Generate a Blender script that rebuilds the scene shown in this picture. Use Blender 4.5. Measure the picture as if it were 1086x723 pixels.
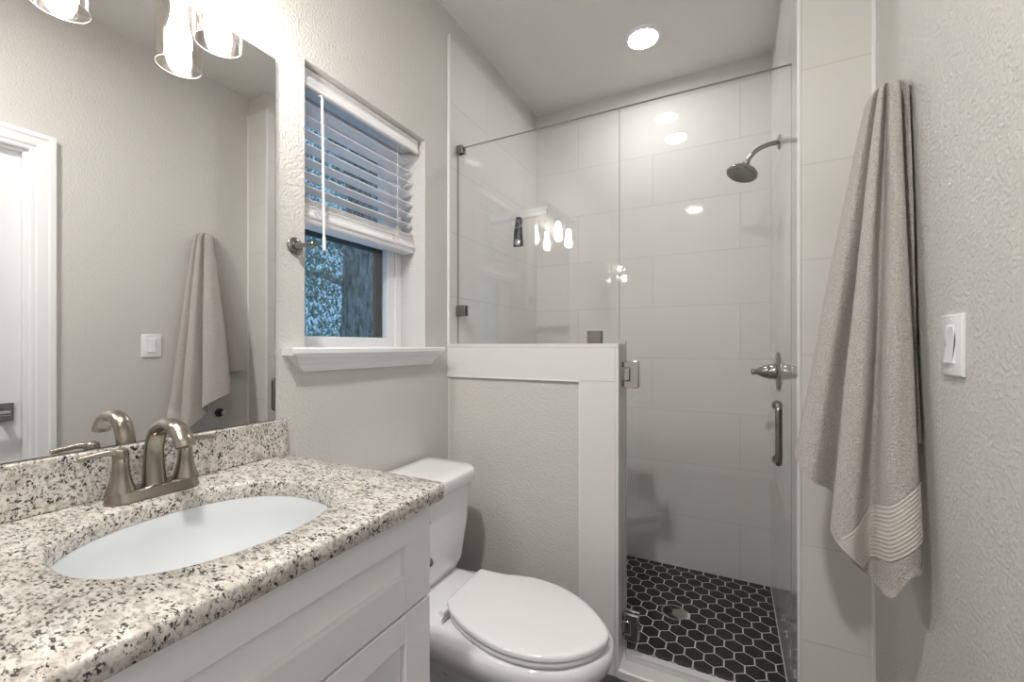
import bpy, bmesh, math, random
from mathutils import Vector, Matrix, noise as mnoise
for o in list(bpy.data.objects): bpy.data.objects.remove(o)
S = bpy.context.scene
COL = S.collection
PI = math.pi
rnd = random.Random(7)

# ------------------------------------------------------------------ camera, world, exposure
cam = bpy.data.objects.new('camera', bpy.data.cameras.new('camera'))
COL.objects.link(cam)
cam.location = (1.0325, 0.0, 1.115)
cam.rotation_euler = (PI/2, 0, math.radians(27.138))
cam.data.sensor_width = 36.0
cam.data.lens = 449.382*36/1086
cam.data.shift_y = 5.34/1086
cam.data.clip_start = 0.01
S.camera = cam

BULB = 66.0        # vanity bulb emission
ROOM_DOWN = 255.0   # the same light over the middle of the room
DOWN = 42.0       # recessed ceiling light emission
SKY = (0.30, 0.58, 0.92)
SKY_STRENGTH = 0.34
EXPOSURE = 1.44

w = bpy.data.worlds.new('sky'); S.world = w; w.use_nodes = True
bg = w.node_tree.nodes['Background']
bg.inputs[0].default_value = (*SKY, 1); bg.inputs[1].default_value = SKY_STRENGTH
S.view_settings.view_transform = 'Standard'
S.view_settings.look = 'None'
S.view_settings.exposure = EXPOSURE
S.view_settings.gamma = 1.0
S.view_settings.use_curve_mapping = False
S.cycles.max_bounces = 14
S.cycles.diffuse_bounces = 8
S.cycles.glossy_bounces = 8
S.cycles.transparent_max_bounces = 40
S.cycles.caustics_reflective = False

# ------------------------------------------------------------------ material helpers
def mat(name, col, rough=0.5, metal=0.0, spec=0.5, **kw):
    m = bpy.data.materials.new(name); m.use_nodes = True
    b = m.node_tree.nodes['Principled BSDF']
    b.inputs['Base Color'].default_value = (*col, 1)
    b.inputs['Roughness'].default_value = rough
    b.inputs['Metallic'].default_value = metal
    b.inputs['Specular IOR Level'].default_value = spec
    for k, v in kw.items(): b.inputs[k].default_value = v
    return m
def nd(m, t, **props):
    n = m.node_tree.nodes.new(t)
    for k, v in props.items(): setattr(n, k, v)
    return n
def lk(m, a, b): m.node_tree.links.new(a, b)
def coords(m, scale=(1, 1, 1), rot=(0, 0, 0), loc=(0, 0, 0)):
    tc = nd(m, 'ShaderNodeTexCoord'); mp = nd(m, 'ShaderNodeMapping')
    mp.inputs['Scale'].default_value = scale; mp.inputs['Rotation'].default_value = rot; mp.inputs['Location'].default_value = loc
    lk(m, tc.outputs['Object'], mp.inputs['Vector'])
    return mp.outputs['Vector']
def noise_tex(m, vec, scale, detail=3, rough=0.5):
    n = nd(m, 'ShaderNodeTexNoise')
    n.inputs['Scale'].default_value = scale; n.inputs['Detail'].default_value = detail; n.inputs['Roughness'].default_value = rough
    lk(m, vec, n.inputs['Vector'])
    return n.outputs['Fac']
def ramp(m, fac, stops):
    r = nd(m, 'ShaderNodeValToRGB')
    e = r.color_ramp.elements
    while len(e) < len(stops): e.new(0.5)
    for x, (p, c) in zip(e, stops): x.position = p; x.color = (*c, 1) if len(c) == 3 else c
    lk(m, fac, r.inputs['Fac'])
    return r.outputs['Color']
def bump(m, height, strength=0.3, dist=0.01, normal=None):
    b = nd(m, 'ShaderNodeBump'); b.inputs['Strength'].default_value = strength; b.inputs['Distance'].default_value = dist
    lk(m, height, b.inputs['Height'])
    if normal: lk(m, normal, b.inputs['Normal'])
    lk(m, b.outputs['Normal'], m.node_tree.nodes['Principled BSDF'].inputs['Normal'])
    return b.outputs['Normal']
def base(m): return m.node_tree.nodes['Principled BSDF']
def mix(m, a, b, fac, blend='MIX'):
    n = nd(m, 'ShaderNodeMix', data_type='RGBA', blend_type=blend)
    for s, v in ((n.inputs['Factor'], fac), (n.inputs['A'], a), (n.inputs['B'], b)):
        if hasattr(v, 'links'): lk(m, v, s)
        else: s.default_value = v if isinstance(v, float) else (*v, 1)
    return n.outputs['Result']

def drywall(name, col, amt=0.5):
    m = mat(name, col, 0.75, spec=0.25)
    v = coords(m)
    n1 = noise_tex(m, v, 135, 3, 0.5)
    r = ramp(m, n1, [(0.42, (0, 0, 0)), (0.62, (1, 1, 1))])
    bump(m, r, amt, 0.0022)
    return m
def tile_mat(name, axis, ushift, zshift, col=(0.73, 0.72, 0.705), rough=0.035):
    m = mat(name, col, rough, spec=0.42)
    tc = nd(m, 'ShaderNodeTexCoord'); sp = nd(m, 'ShaderNodeSeparateXYZ'); cb = nd(m, 'ShaderNodeCombineXYZ')
    lk(m, tc.outputs['Object'], sp.inputs[0])
    for src, dst, sh in ((sp.outputs[axis], cb.inputs[0], ushift), (sp.outputs[2], cb.inputs[1], zshift)):
        a = nd(m, 'ShaderNodeMath', operation='ADD'); a.inputs[1].default_value = sh
        lk(m, src, a.inputs[0]); lk(m, a.outputs[0], dst)
    b = nd(m, 'ShaderNodeTexBrick', offset=0.5, offset_frequency=2)
    b.inputs['Scale'].default_value = 1.0
    b.inputs['Brick Width'].default_value = 0.814; b.inputs['Row Height'].default_value = 0.267
    b.inputs['Mortar Size'].default_value = 0.0011; b.inputs['Mortar Smooth'].default_value = 0.3
    c2 = tuple(x*0.975 for x in col)
    b.inputs['Color1'].default_value = (*col, 1); b.inputs['Color2'].default_value = (*c2, 1)
    b.inputs['Mortar'].default_value = (0.53, 0.52, 0.49, 1)
    lk(m, cb.outputs[0], b.inputs['Vector'])
    v = coords(m, (1, 1, 1))
    n = noise_tex(m, v, 3.0, 4, 0.6)
    cl = ramp(m, n, [(0.3, (0.965, 0.962, 0.955)), (0.7, (1, 1, 1))])
    lk(m, mix(m, b.outputs['Color'], cl, 1.0, 'MULTIPLY'), base(m).inputs['Base Color'])
    inv = nd(m, 'ShaderNodeMath', operation='SUBTRACT'); inv.inputs[0].default_value = 1.0
    lk(m, b.outputs['Fac'], inv.inputs[1])
    bump(m, inv.outputs[0], 0.6, 0.001)
    return m
def glass_mat(name, tint=(0.975, 0.985, 0.98), ior=1.5, edge=None):
    m = bpy.data.materials.new(name); m.use_nodes = True
    nt = m.node_tree; nt.nodes.clear()
    out = nt.nodes.new('ShaderNodeOutputMaterial'); mx = nt.nodes.new('ShaderNodeMixShader')
    tr = nt.nodes.new('ShaderNodeBsdfTransparent'); gl = nt.nodes.new('ShaderNodeBsdfGlossy'); fr = nt.nodes.new('ShaderNodeFresnel')
    tr.inputs[0].default_value = (*tint, 1); gl.inputs['Roughness'].default_value = 0.0; gl.inputs['Color'].default_value = (1, 1, 1, 1)
    ge = nt.nodes.new('ShaderNodeNewGeometry'); mr_ = nt.nodes.new('ShaderNodeMapRange')
    mr_.inputs['To Min'].default_value = ior; mr_.inputs['To Max'].default_value = 1.0/ior      # thin pane: no inner total reflection
    nt.links.new(ge.outputs['Backfacing'], mr_.inputs['Value']); nt.links.new(mr_.outputs[0], fr.inputs[0])
    nt.links.new(fr.outputs[0], mx.inputs[0]); nt.links.new(tr.outputs[0], mx.inputs[1]); nt.links.new(gl.outputs[0], mx.inputs[2])
    nt.links.new(mx.outputs[0], out.inputs[0])
    return m
def emit_mat(name, col, s):
    m = bpy.data.materials.new(name); m.use_nodes = True
    nt = m.node_tree; nt.nodes.clear()
    out = nt.nodes.new('ShaderNodeOutputMaterial'); e = nt.nodes.new('ShaderNodeEmission')
    e.inputs[0].default_value = (*col, 1); e.inputs[1].default_value = s
    nt.links.new(e.outputs[0], out.inputs[0]); return m

WALLC = (0.604, 0.59, 0.561)
M = {}
M['wall'] = drywall('painted_drywall', WALLC, 0.38)
M['ceiling'] = drywall('ceiling_paint', (0.70, 0.69, 0.66), 0.25)
M['tile_back'] = tile_mat('porcelain_tile_back', 0, 0.141, 0.015)
M['tile_left'] = tile_mat('porcelain_tile_left', 1, 0.3, 0.015)
M['tile_right'] = tile_mat('porcelain_tile_right', 1, 0.45, 0.015)
M['tile_jamb'] = tile_mat('porcelain_tile_jamb', 0, 0.2, -0.022, (0.70, 0.69, 0.655), 0.3)
M['tile_plain'] = mat('porcelain_tile_pony', (0.72, 0.71, 0.69), 0.28)
M['white_paint'] = mat('white_paint', (0.78, 0.78, 0.79), 0.35)
M['white_trim'] = mat('white_trim_paint', (0.80, 0.80, 0.81), 0.3)
M['cabinet'] = mat('white_cabinet_lacquer', (0.83, 0.83, 0.83), 0.4)
M['porcelain'] = mat('white_porcelain', (0.80, 0.80, 0.805), 0.07)
M['sink'] = mat('sink_porcelain', (0.66, 0.68, 0.69), 0.08)
M['seat'] = mat('white_seat_plastic', (0.80, 0.80, 0.80), 0.14)
M['vinyl'] = mat('white_vinyl', (0.80, 0.80, 0.81), 0.35)
M['plastic'] = mat('white_switch_plastic', (0.84, 0.84, 0.86), 0.3)
M['slat'] = mat('white_slat', (0.76, 0.75, 0.76), 0.4)
M['dark_frame'] = mat('dark_bronze_screen_frame', (0.03, 0.027, 0.025), 0.5)
M['shadow_gap'] = mat('dark_rubber', (0.02, 0.02, 0.02), 0.6)
M['mirror'] = mat('mirror_silver', (0.90, 0.90, 0.89), 0.0, 1.0)
M['mirror_edge'] = mat('mirror_edge', (0.16, 0.13, 0.11), 0.35)
M['chrome'] = mat('chrome', (0.62, 0.61, 0.59), 0.12, 1.0)
M['bronze'] = mat('dark_nickel', (0.30, 0.285, 0.265), 0.24, 1.0)
M['grate'] = mat('drain_grate_metal', (0.42, 0.41, 0.39), 0.55, 0.3)
M['nozzle'] = mat('dark_spray_face', (0.16, 0.16, 0.155), 0.35, 0.5)
M['black_plastic'] = mat('black_plastic', (0.025, 0.025, 0.025), 0.35)
M['clear'] = glass_mat('clear_glass', (0.985, 0.992, 0.988))
M['shade_glass'] = glass_mat('shade_glass', (0.945, 0.925, 0.915), 1.55)
M['rim_glint'] = mat('white_rim_glint', (0.85, 0.85, 0.84), 0.1)  # opaque white: paints the bright line of light along the shade's glass rim
M['clear_plastic'] = mat('frosted_clear_plastic', (0.80, 0.80, 0.80), 0.25)
M['clear_plastic'].node_tree.nodes['Principled BSDF'].inputs['Transmission Weight'].default_value = 0.35
M['glass_edge'] = mat('glass_edge', (0.36, 0.37, 0.365), 0.15)
M['bulb'] = emit_mat('bulb_glow', (1.0, 0.97, 0.925), BULB)
M['down'] = emit_mat('downlight_glow', (1.0, 0.99, 0.965), DOWN)
M['room_down'] = emit_mat('room_downlight_glow', (1.0, 0.99, 0.965), ROOM_DOWN)
# brushed nickel
m = M['nickel'] = mat('brushed_nickel', (0.35, 0.31, 0.27), 0.23, 1.0)
v = coords(m, (60, 60, 400)); bump(m, noise_tex(m, v, 6, 2), 0.06, 0.001)
# granite
m = M['granite'] = mat('speckled_granite', (0.6, 0.55, 0.5), 0.16)
v = coords(m, (1.0, 1.9, 1.5), (0.3, 0.2, 0.75))
c0 = ramp(m, noise_tex(m, v, 22, 4, 0.6), [(0.30, (0.47, 0.42, 0.37)), (0.50, (0.655, 0.61, 0.555)), (0.68, (0.74, 0.70, 0.645))])
g = ramp(m, noise_tex(m, v, 95, 4, 0.62), [(0.49, (0, 0, 0)), (0.59, (0.6, 0.6, 0.6))])
c1 = mix(m, c0, (0.27, 0.24, 0.21), g)
g2 = ramp(m, noise_tex(m, v, 135, 3, 0.6), [(0.535, (0, 0, 0)), (0.58, (1, 1, 1))])
patch = ramp(m, noise_tex(m, v, 36, 2, 0.5), [(0.40, (0, 0, 0)), (0.54, (1, 1, 1))])
mk = nd(m, 'ShaderNodeMath', operation='MULTIPLY'); lk(m, g2, mk.inputs[0]); lk(m, patch, mk.inputs[1])
c2 = mix(m, c1, (0.06, 0.053, 0.048), mk.outputs[0])
blot = ramp(m, noise_tex(m, v, 70, 3, 0.55), [(0.63, (0, 0, 0)), (0.66, (1, 1, 1))])
c3 = mix(m, c2, (0.035, 0.03, 0.028), blot)
lk(m, c3, base(m).inputs['Base Color'])
# hex tiles
m = M['hex'] = mat('black_hex_tile', (0.022, 0.022, 0.021), 0.45, spec=0.25)
v = coords(m); n1 = noise_tex(m, v, 9, 4)
lk(m, ramp(m, n1, [(0.3, (0.006, 0.006, 0.006)), (0.75, (0.026, 0.026, 0.025))]), base(m).inputs['Base Color'])
M['grout'] = mat('light_grout', (0.70, 0.69, 0.66), 0.8, spec=0.2)
# bathroom floor
m = M['floor'] = mat('dark_floor_tile', (0.07, 0.068, 0.065), 0.4)
v = coords(m, (1, 1, 1)); n1 = noise_tex(m, v, 12, 5)
lk(m, ramp(m, n1, [(0.3, (0.045, 0.043, 0.04)), (0.7, (0.11, 0.105, 0.10))]), base(m).inputs['Base Color'])
# towel
def towel_mat(name, col, ribs=False):
    m = mat(name, col, 0.95, spec=0.1)
    base(m).inputs['Sheen Weight'].default_value = 0.35
    v = coords(m)
    n1 = noise_tex(m, v, 330, 2, 0.6)
    if ribs:
        uv = nd(m, 'ShaderNodeUVMap'); sp = nd(m, 'ShaderNodeSeparateXYZ'); lk(m, uv.outputs[0], sp.inputs[0])
        mu = nd(m, 'ShaderNodeMath', operation='MULTIPLY'); mu.inputs[1].default_value = 2*PI*11; lk(m, sp.outputs[1], mu.inputs[0])
        si = nd(m, 'ShaderNodeMath', operation='SINE'); lk(m, mu.outputs[0], si.inputs[0])
        bump(m, n1, 0.5, 0.001)
    else:
        lk(m, mix(m, col, ramp(m, n1, [(0.35, (0.74, 0.74, 0.74)), (0.62, (1.08, 1.08, 1.08))]), 1.0, 'MULTIPLY'), base(m).inputs['Base Color'])
        bump(m, n1, 1.0, 0.006)
    return m
TC = (0.56, 0.515, 0.48)
M['towel'] = towel_mat('terry_cloth', TC)
M['towel_band'] = towel_mat('woven_band', (0.53, 0.485, 0.45), True)
M['towel_hem'] = towel_mat('hem_cloth', (0.64, 0.575, 0.53), False)
# tree
m = M['bark'] = mat('bark', (0.05, 0.05, 0.05), 0.9)
v = coords(m, (7, 7, 1.6)); n1 = noise_tex(m, v, 3, 5, 0.65)
lk(m, ramp(m, n1, [(0.35, (0.07, 0.07, 0.07)), (0.65, (0.42, 0.41, 0.39))]), base(m).inputs['Base Color']); bump(m, n1, 1.0, 0.05)
m = M['leaf'] = mat('leaf_green', (0.05, 0.13, 0.07), 0.5)
v = coords(m); n1 = noise_tex(m, v, 2.2, 3)
lk(m, ramp(m, n1, [(0.35, (0.07, 0.13, 0.09)), (0.65, (0.22, 0.33, 0.22))]), base(m).inputs['Base Color'])

# ------------------------------------------------------------------ mesh helpers
ORG = {}
def link(o, parent=None):
    COL.objects.link(o)
    if parent: o.parent = parent
    return o
def thing(name, loc, label, cat, group=None):
    o = bpy.data.objects.new(name, None); o.location = loc; o.empty_display_size = 0.05
    o['label'] = label; o['category'] = cat
    if group: o['group'] = group
    ORG[o.name] = Vector(loc); return link(o)
def tag(o, label, cat, group=None):
    o['label'] = label; o['category'] = cat
    if group: o['group'] = group
    return o
def obj(name, bm, material, parent=None, smooth=0.0, label=None, bev=0.0, seg=2):
    """bm is in world coordinates; the mesh is re-based on its parent's origin"""
    bmesh.ops.recalc_face_normals(bm, faces=bm.faces[:])
    org = ORG.get(parent.name, Vector()) if parent else None
    if org is None:
        lo = [min(v.co[i] for v in bm.verts) for i in range(3)]; hi = [max(v.co[i] for v in bm.verts) for i in range(3)]
        org = Vector(((lo[0]+hi[0])/2, (lo[1]+hi[1])/2, lo[2]))
        if name.startswith(('wall', 'floor', 'ceiling', 'pony')): org = Vector()
        loc = org
    else: loc = Vector()
    bm.transform(Matrix.Translation(-org))
    me = bpy.data.meshes.new(name); bm.to_mesh(me); bm.free()
    mats = material if isinstance(material, (list, tuple)) else [material]
    for mt in mats: me.materials.append(mt)
    if smooth:
        me.set_sharp_from_angle(angle=smooth) if hasattr(me, 'set_sharp_from_angle') else None
        for p in me.polygons: p.use_smooth = True
    o = bpy.data.objects.new(name, me); o.location = loc
    link(o, parent); ORG[o.name] = org
    if label: o['label'] = label
    if bev:
        b = o.modifiers.new('bevel', 'BEVEL'); b.width = bev; b.segments = seg; b.limit_method = 'ANGLE'; b.angle_limit = math.radians(35)
        b.harden_normals = False
        for p in me.polygons: p.use_smooth = True
        me.set_sharp_from_angle(angle=math.radians(50))
    return o
def struct(name, bm, material, parent=None, **kw):
    o = obj(name, bm, material, parent, **kw); o['kind'] = 'structure'; return o
SM = math.radians(40)
def box(bm, x0, x1, y0, y1, z0, z1, mi=0):
    vs = [bm.verts.new((x, y, z)) for x in (x0, x1) for y in (y0, y1) for z in (z0, z1)]
    for f in ((0, 1, 3, 2), (4, 6, 7, 5), (0, 4, 5, 1), (2, 3, 7, 6), (0, 2, 6, 4), (1, 5, 7, 3)):
        bm.faces.new([vs[i] for i in f]).material_index = mi
    return vs
def boxm(*a):
    bm = bmesh.new(); box(bm, *a); return bm
def prism(bm, pts, axis, a, b, mi=0):
    """extrude a 2-D polygon along axis (0,1,2) from a to b; pts are the other two coordinates in xyz order"""
    def P(p, t):
        c = list(p); c.insert(axis, t); return c
    A = [bm.verts.new(P(p, a)) for p in pts]; B = [bm.verts.new(P(p, b)) for p in pts]
    n = len(pts)
    bm.faces.new(A).material_index = mi; bm.faces.new(B[::-1]).material_index = mi
    for i in range(n): bm.faces.new((A[i], B[i], B[(i+1) % n], A[(i+1) % n])).material_index = mi
def rings(bm, rs, cap0=True, cap1=True, closed=True, mi=0):
    vr = [[bm.verts.new(p) for p in r] for r in rs]
    n = len(vr[0])
    for a, b in zip(vr, vr[1:]):
        for i in range(n if closed else n-1):
            bm.faces.new((a[i], a[(i+1) % n], b[(i+1) % n], b[i])).material_index = mi
    if cap0: bm.faces.new(vr[0][::-1]).material_index = mi
    if cap1: bm.faces.new(vr[-1]).material_index = mi
    return vr
def frame_of(d):
    d = d.normalized(); u = Vector((0, 0, 1)) if abs(d.z) < 0.95 else Vector((0, 1, 0))
    a = d.cross(u).normalized(); b = a.cross(d).normalized(); return a, b
def tube(bm, path, radii, n=20, sx=1.0, sy=1.0, ref=None, cap=True, mi=0):
    path = [Vector(p) for p in path]
    if not isinstance(radii, (list, tuple)): radii = [radii]*len(path)
    a = None; rs = []
    for i, p in enumerate(path):
        d = (path[min(i+1, len(path)-1)]-path[max(i-1, 0)]).normalized()
        if a is None: a, b = frame_of(d) if ref is None else (Vector(ref), None)
        a = (a-d*a.dot(d)).normalized(); b = d.cross(a)
        r = radii[i]; rx, ry = (r if isinstance(r, tuple) else (r*sx, r*sy))
        rs.append([p+a*(rx*math.cos(2*PI*k/n))+b*(ry*math.sin(2*PI*k/n)) for k in range(n)])
    rings(bm, rs, cap, cap, mi=mi)
def lathe(bm, prof, org=(0, 0, 0), axis=(0, 0, 1), n=32, mi=0, cap0=True, cap1=True):
    """prof: (radius, height along axis)"""
    axis = Vector(axis).normalized(); a, b = frame_of(axis); org = Vector(org)
    rs = [[org+axis*h+(a*math.cos(2*PI*k/n)+b*math.sin(2*PI*k/n))*max(r, 1e-5) for k in range(n)] for r, h in prof]
    rings(bm, rs, cap0, cap1, mi=mi)
def spline(pts, n):
    """Catmull-Rom through pts, n samples per span"""
    pts = [Vector(p) for p in pts]; out = []
    for i in range(len(pts)-1):
        p0, p1, p2, p3 = pts[max(i-1, 0)], pts[i], pts[i+1], pts[min(i+2, len(pts)-1)]
        for k in range(n):
            t = k/n
            out.append(0.5*((2*p1)+(p2-p0)*t+(2*p0-5*p1+4*p2-p3)*t*t+(3*p1-p0-3*p2+p3)*t**3))
    out.append(pts[-1]); return out
def closed_spline(pts, total):
    pts = [Vector(p) for p in pts]; N = len(pts); out = []
    for k in range(total):
        u = k*N/total; i = int(u); t = u-i
        p0, p1, p2, p3 = pts[(i-1) % N], pts[i % N], pts[(i+1) % N], pts[(i+2) % N]
        out.append(0.5*((2*p1)+(p2-p0)*t+(2*p0-5*p1+4*p2-p3)*t*t+(3*p1-p0-3*p2+p3)*t**3))
    return out
def rrect(x0, x1, y0, y1, r, seg=6):
    """rounded rectangle outline, r = (r at x0y0, x1y0, x1y1, x0y1) or one value"""
    r = (r,)*4 if not isinstance(r, (tuple, list)) else r
    out = []
    for (cx, cy, a0, rr) in ((x0+r[0], y0+r[0], PI, r[0]), (x1-r[1], y0+r[1], 1.5*PI, r[1]), (x1-r[2], y1-r[2], 0, r[2]), (x0+r[3], y1-r[3], PI/2, r[3])):
        if rr < 1e-6: out.append((cx, cy)); continue
        for k in range(seg+1):
            a = a0+PI/2*k/seg; out.append((cx+rr*math.cos(a), cy+rr*math.sin(a)))
    return out

# ------------------------------------------------------------------ room dimensions
H = 2.493; XW = 1.376; XS = 1.206; YB = 2.322; YP = 1.434; YG = 1.494; XP = 0.702; ZT = 2.392
YF = -1.15
WY0, WY1, WZ0, WZ1 = 0.772, 1.288, 1.0902, 1.900       # window opening in the left wall
DY0, DY1, DZ = -0.22, 0.605, 1.872                    # door opening in the right wall

# ------------------------------------------------------------------ the setting
struct('floor', boxm(-0.15, XW+0.15, YF, YP+0.01, -0.06, 0.0), M['floor'])
struct('ceiling', boxm(-0.15, XW+0.15, YF-0.1, YB+0.12, H, H+0.1), M['ceiling'])
bm = bmesh.new()
T = 0.16
for a in ((-T, 0, YF, WY0, -0.06, H), (-T, 0, WY1, YB+0.1, -0.06, H), (-T, 0, WY0, WY1, -0.06, WZ0), (-T, 0, WY0, WY1, WZ1, H)): box(bm, *a)
struct('wall_left', bm, M['wall'])
bm = bmesh.new()
for a in ((XW, XW+0.12, YF, DY0, -0.06, H), (XW, XW+0.12, DY1, YP+0.02, -0.06, H), (XW, XW+0.12, DY0, DY1, DZ, H)): box(bm, *a)
struct('wall_right', bm, M['wall'])
struct('wall_front', boxm(-0.15, XW+0.15, YF-0.1, YF, -0.06, H), M['wall'])
struct('wall_back', boxm(-0.15, XW+0.15, YB+0.008, YB+0.12, -0.06, H), M['wall'])
struct('wall_shower_side', boxm(XS+0.008, XW+0.12, YP+0.008, YB+0.02, -0.06, H), M['wall'])
# tile claddings
struct('wall_tile_back', boxm(0, XS+0.01, YB, YB+0.008, -0.04, ZT), M['tile_back'])
struct('wall_tile_left', boxm(0, 0.008, YP+0.002, YB, -0.04, ZT+0.004), M['tile_left'])
struct('wall_tile_right', boxm(XS, XS+0.008, YP+0.008, YB, -0.04, ZT+0.004), M['tile_right'])
struct('wall_tile_jamb', boxm(XS, XW, YP, YP+0.008, 0.0, ZT+0.004), M['tile_jamb'])
struct('trim_1', boxm(0, 0.011, YP-0.006, YP+0.004, 1.123, ZT+0.006), M['white_trim'], bev=0.002)
struct('trim_2', boxm(XS-0.002, XS+0.006, YP-0.003, YP+0.006, 0.027, ZT+0.004), M['white_trim'], bev=0.0015)
struct('trim_3', boxm(XW-0.007, XW+0.001, YP-0.004, YP+0.004, 0.0, ZT+0.004), M['white_trim'], bev=0.0015)
# half wall of the shower: drywall core framed in porcelain tile
bm = bmesh.new(); box(bm, 0, XP-0.012, YP+0.006, YP+0.114, 0, 1.11)
struct('wall_half', bm, M['wall'])
bm = bmesh.new()
box(bm, 0, XP-0.0125, YP-0.004, YP+0.0055, 0.994, 1.110)
box(bm, 0.565, XP-0.0125, YP-0.004, YP+0.0055, 0.0, 0.9935)
box(bm, 0, XP-0.0005, YP-0.0045, YP+0.124, 1.1105, 1.123)
box(bm, XP-0.012, XP, YP-0.0045, YP+0.124, 0.0, 1.110)
box(bm, 0, XP-0.0125, YP+0.1145, YP+0.1235, -0.04, 1.110)
struct('wall_half_tile', bm, M['tile_plain'], bev=0.0012)
bm = bmesh.new()
box(bm, 0, 0.567, YP-0.006, YP+0.004, 0.989, 0.9945); box(bm, 0.563, 0.5675, YP-0.0055, YP+0.004, 0.0, 0.99)
struct('trim_4', bm, M['white_trim'], bev=0.001)
# curb
bm = bmesh.new(); prism(bm, [(YP-0.006, 0), (YP+0.118, -0.03), (YP+0.118, 0.022), (YP+0.112, 0.027), (YP-0.001, 0.029), (YP-0.006, 0.024)], 0, XP, XS)
struct('curb', bm, M['tile_plain'])
# shower floor: grout bed with raised hexagon mosaic
bm = bmesh.new()
ZF = -0.014
box(bm, 0.0, XS, YP+0.1, YB, -0.06, ZF-0.0010, 1)
px, R6 = 0.0652, 0.0652/math.sqrt(3)
rowh = px*math.sqrt(3)/2
DX, DY = 0.825, 1.911
for j in range(-1, 18):
    for i in range(-1, 20):
        cx = 0.592+(i-9)*px+(px/2 if j % 2 else 0); cy = 2.2526-j*rowh
        pts = [(cx+(R6-0.0027)*math.cos(PI/2+k*PI/3), cy+(R6-0.0027)*math.sin(PI/2+k*PI/3)) for k in range(6)]
        pts = [(min(max(x, 0.002), XS-0.002), min(max(y, YP+0.125), YB-0.002)) for x, y in pts]
        ar = sum(pts[k][0]*pts[(k+1) % 6][1]-pts[(k+1) % 6][0]*pts[k][1] for k in range(6))/2
        if ar < 2e-5: continue
        if (cx-DX)**2+(cy-DY)**2 < 0.03**2: continue
        V = [bm.verts.new((x, y, ZF)) for x, y in pts]; L = [bm.verts.new((x, y, ZF-0.0011)) for x, y in pts]
        bm.faces.new(V).material_index = 0
        for k in range(6): bm.faces.new((V[k], L[k], L[(k+1) % 6], V[(k+1) % 6])).material_index = 0
bmesh.ops.remove_doubles(bm, verts=bm.verts[:], dist=1e-6)
struct('floor_shower', bm, [M['hex'], M['grout']])

# window unit
FX0, FX1 = -0.155, -0.118
win = bpy.data.objects.new('window_1', None); win.location = (FX1, (WY0+WY1)/2, WZ0); win['kind'] = 'structure'; ORG['window_1'] = Vector(win.location); link(win)
def frame_bars(y0, y1, z0, z1, wl, wr, wb, wt, x0, x1):
    bm = bmesh.new()
    box(bm, x0, x1, y0, y0+wl, z0, z1); box(bm, x0, x1, y1-wr, y1, z0, z1)
    box(bm, x0, x1, y0+wl, y1-wr, z0, z0+wb); box(bm, x0, x1, y0+wl, y1-wr, z1-wt, z1); return bm
struct('window_frame', frame_bars(WY0, WY1, WZ0, WZ1, 0.035, 0.030, 0.024, 0.04, FX0, FX1), M['vinyl'], win, bev=0.002)
struct('window_sash', frame_bars(WY0+0.035, WY1-0.030, 1.112, 1.512, 0.036, 0.038, 0.034, 0.030, FX0+0.002, FX1-0.008), M['vinyl'], win, bev=0.002)
struct('window_sash', frame_bars(WY0+0.035, WY1-0.030, 1.50, 1.862, 0.03, 0.03, 0.03, 0.026, FX0-0.03, FX0+0.003), M['vinyl'], win, bev=0.002)
struct('screen_frame', frame_bars(WY0+0.03, WY1-0.018, 1.10, 1.51, 0.02, 0.072, 0.012, 0.04, FX0-0.024, FX0-0.012), M['dark_frame'], win)
struct('pane', boxm(FX0+0.014, FX0+0.018, WY0+0.07, WY1-0.066, 1.144, 1.484), M['clear'], win)
struct('pane', boxm(FX0-0.018, FX0-0.014, WY0+0.064, WY1-0.059, 1.528, 1.838), M['clear'], win)
# sill: stool and flared apron
bm = bmesh.new()
prism(bm, [(-0.118, 1.0905), (-0.118, 1.111), (0.0, 1.111), (0.0, 1.0905)], 1, WY0+0.001, WY1-0.001)
prism(bm, [(0.0002, 1.0905), (0.0002, 1.111), (0.040, 1.111), (0.046, 1.107), (0.046, 1.096), (0.041, 1.0905)], 1, 0.706, 1.354)
prof = [(0.040, 1.0905), (0.039, 1.084), (0.030, 1.078), (0.024, 1.068), (0.018, 1.062), (0.017, 1.054), (0.014, 1.046)]
A = []; B = []
for x, z in prof:
    t = (1.0905-z)/0.0445
    A.append((x, 0.716+0.044*t, z)); B.append((x, 1.344-0.036*t, z))
A0 = [(0, p[1], p[2]) for p in A]; B0 = [(0, p[1], p[2]) for p in B]
va, vb, va0, vb0 = ([bm.verts.new(p) for p in q] for q in (A, B, A0, B0))
for i in range(len(prof)-1):
    bm.faces.new((va[i], va[i+1], vb[i+1], vb[i])); bm.faces.new((va0[i], va0[i+1], va[i+1], va[i])); bm.faces.new((vb[i], vb[i+1], vb0[i+1], vb0[i]))
bm.faces.new((va[-1], va0[-1], vb0[-1], vb[-1]))
struct('window_sill', bm, M['white_trim'])

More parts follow.
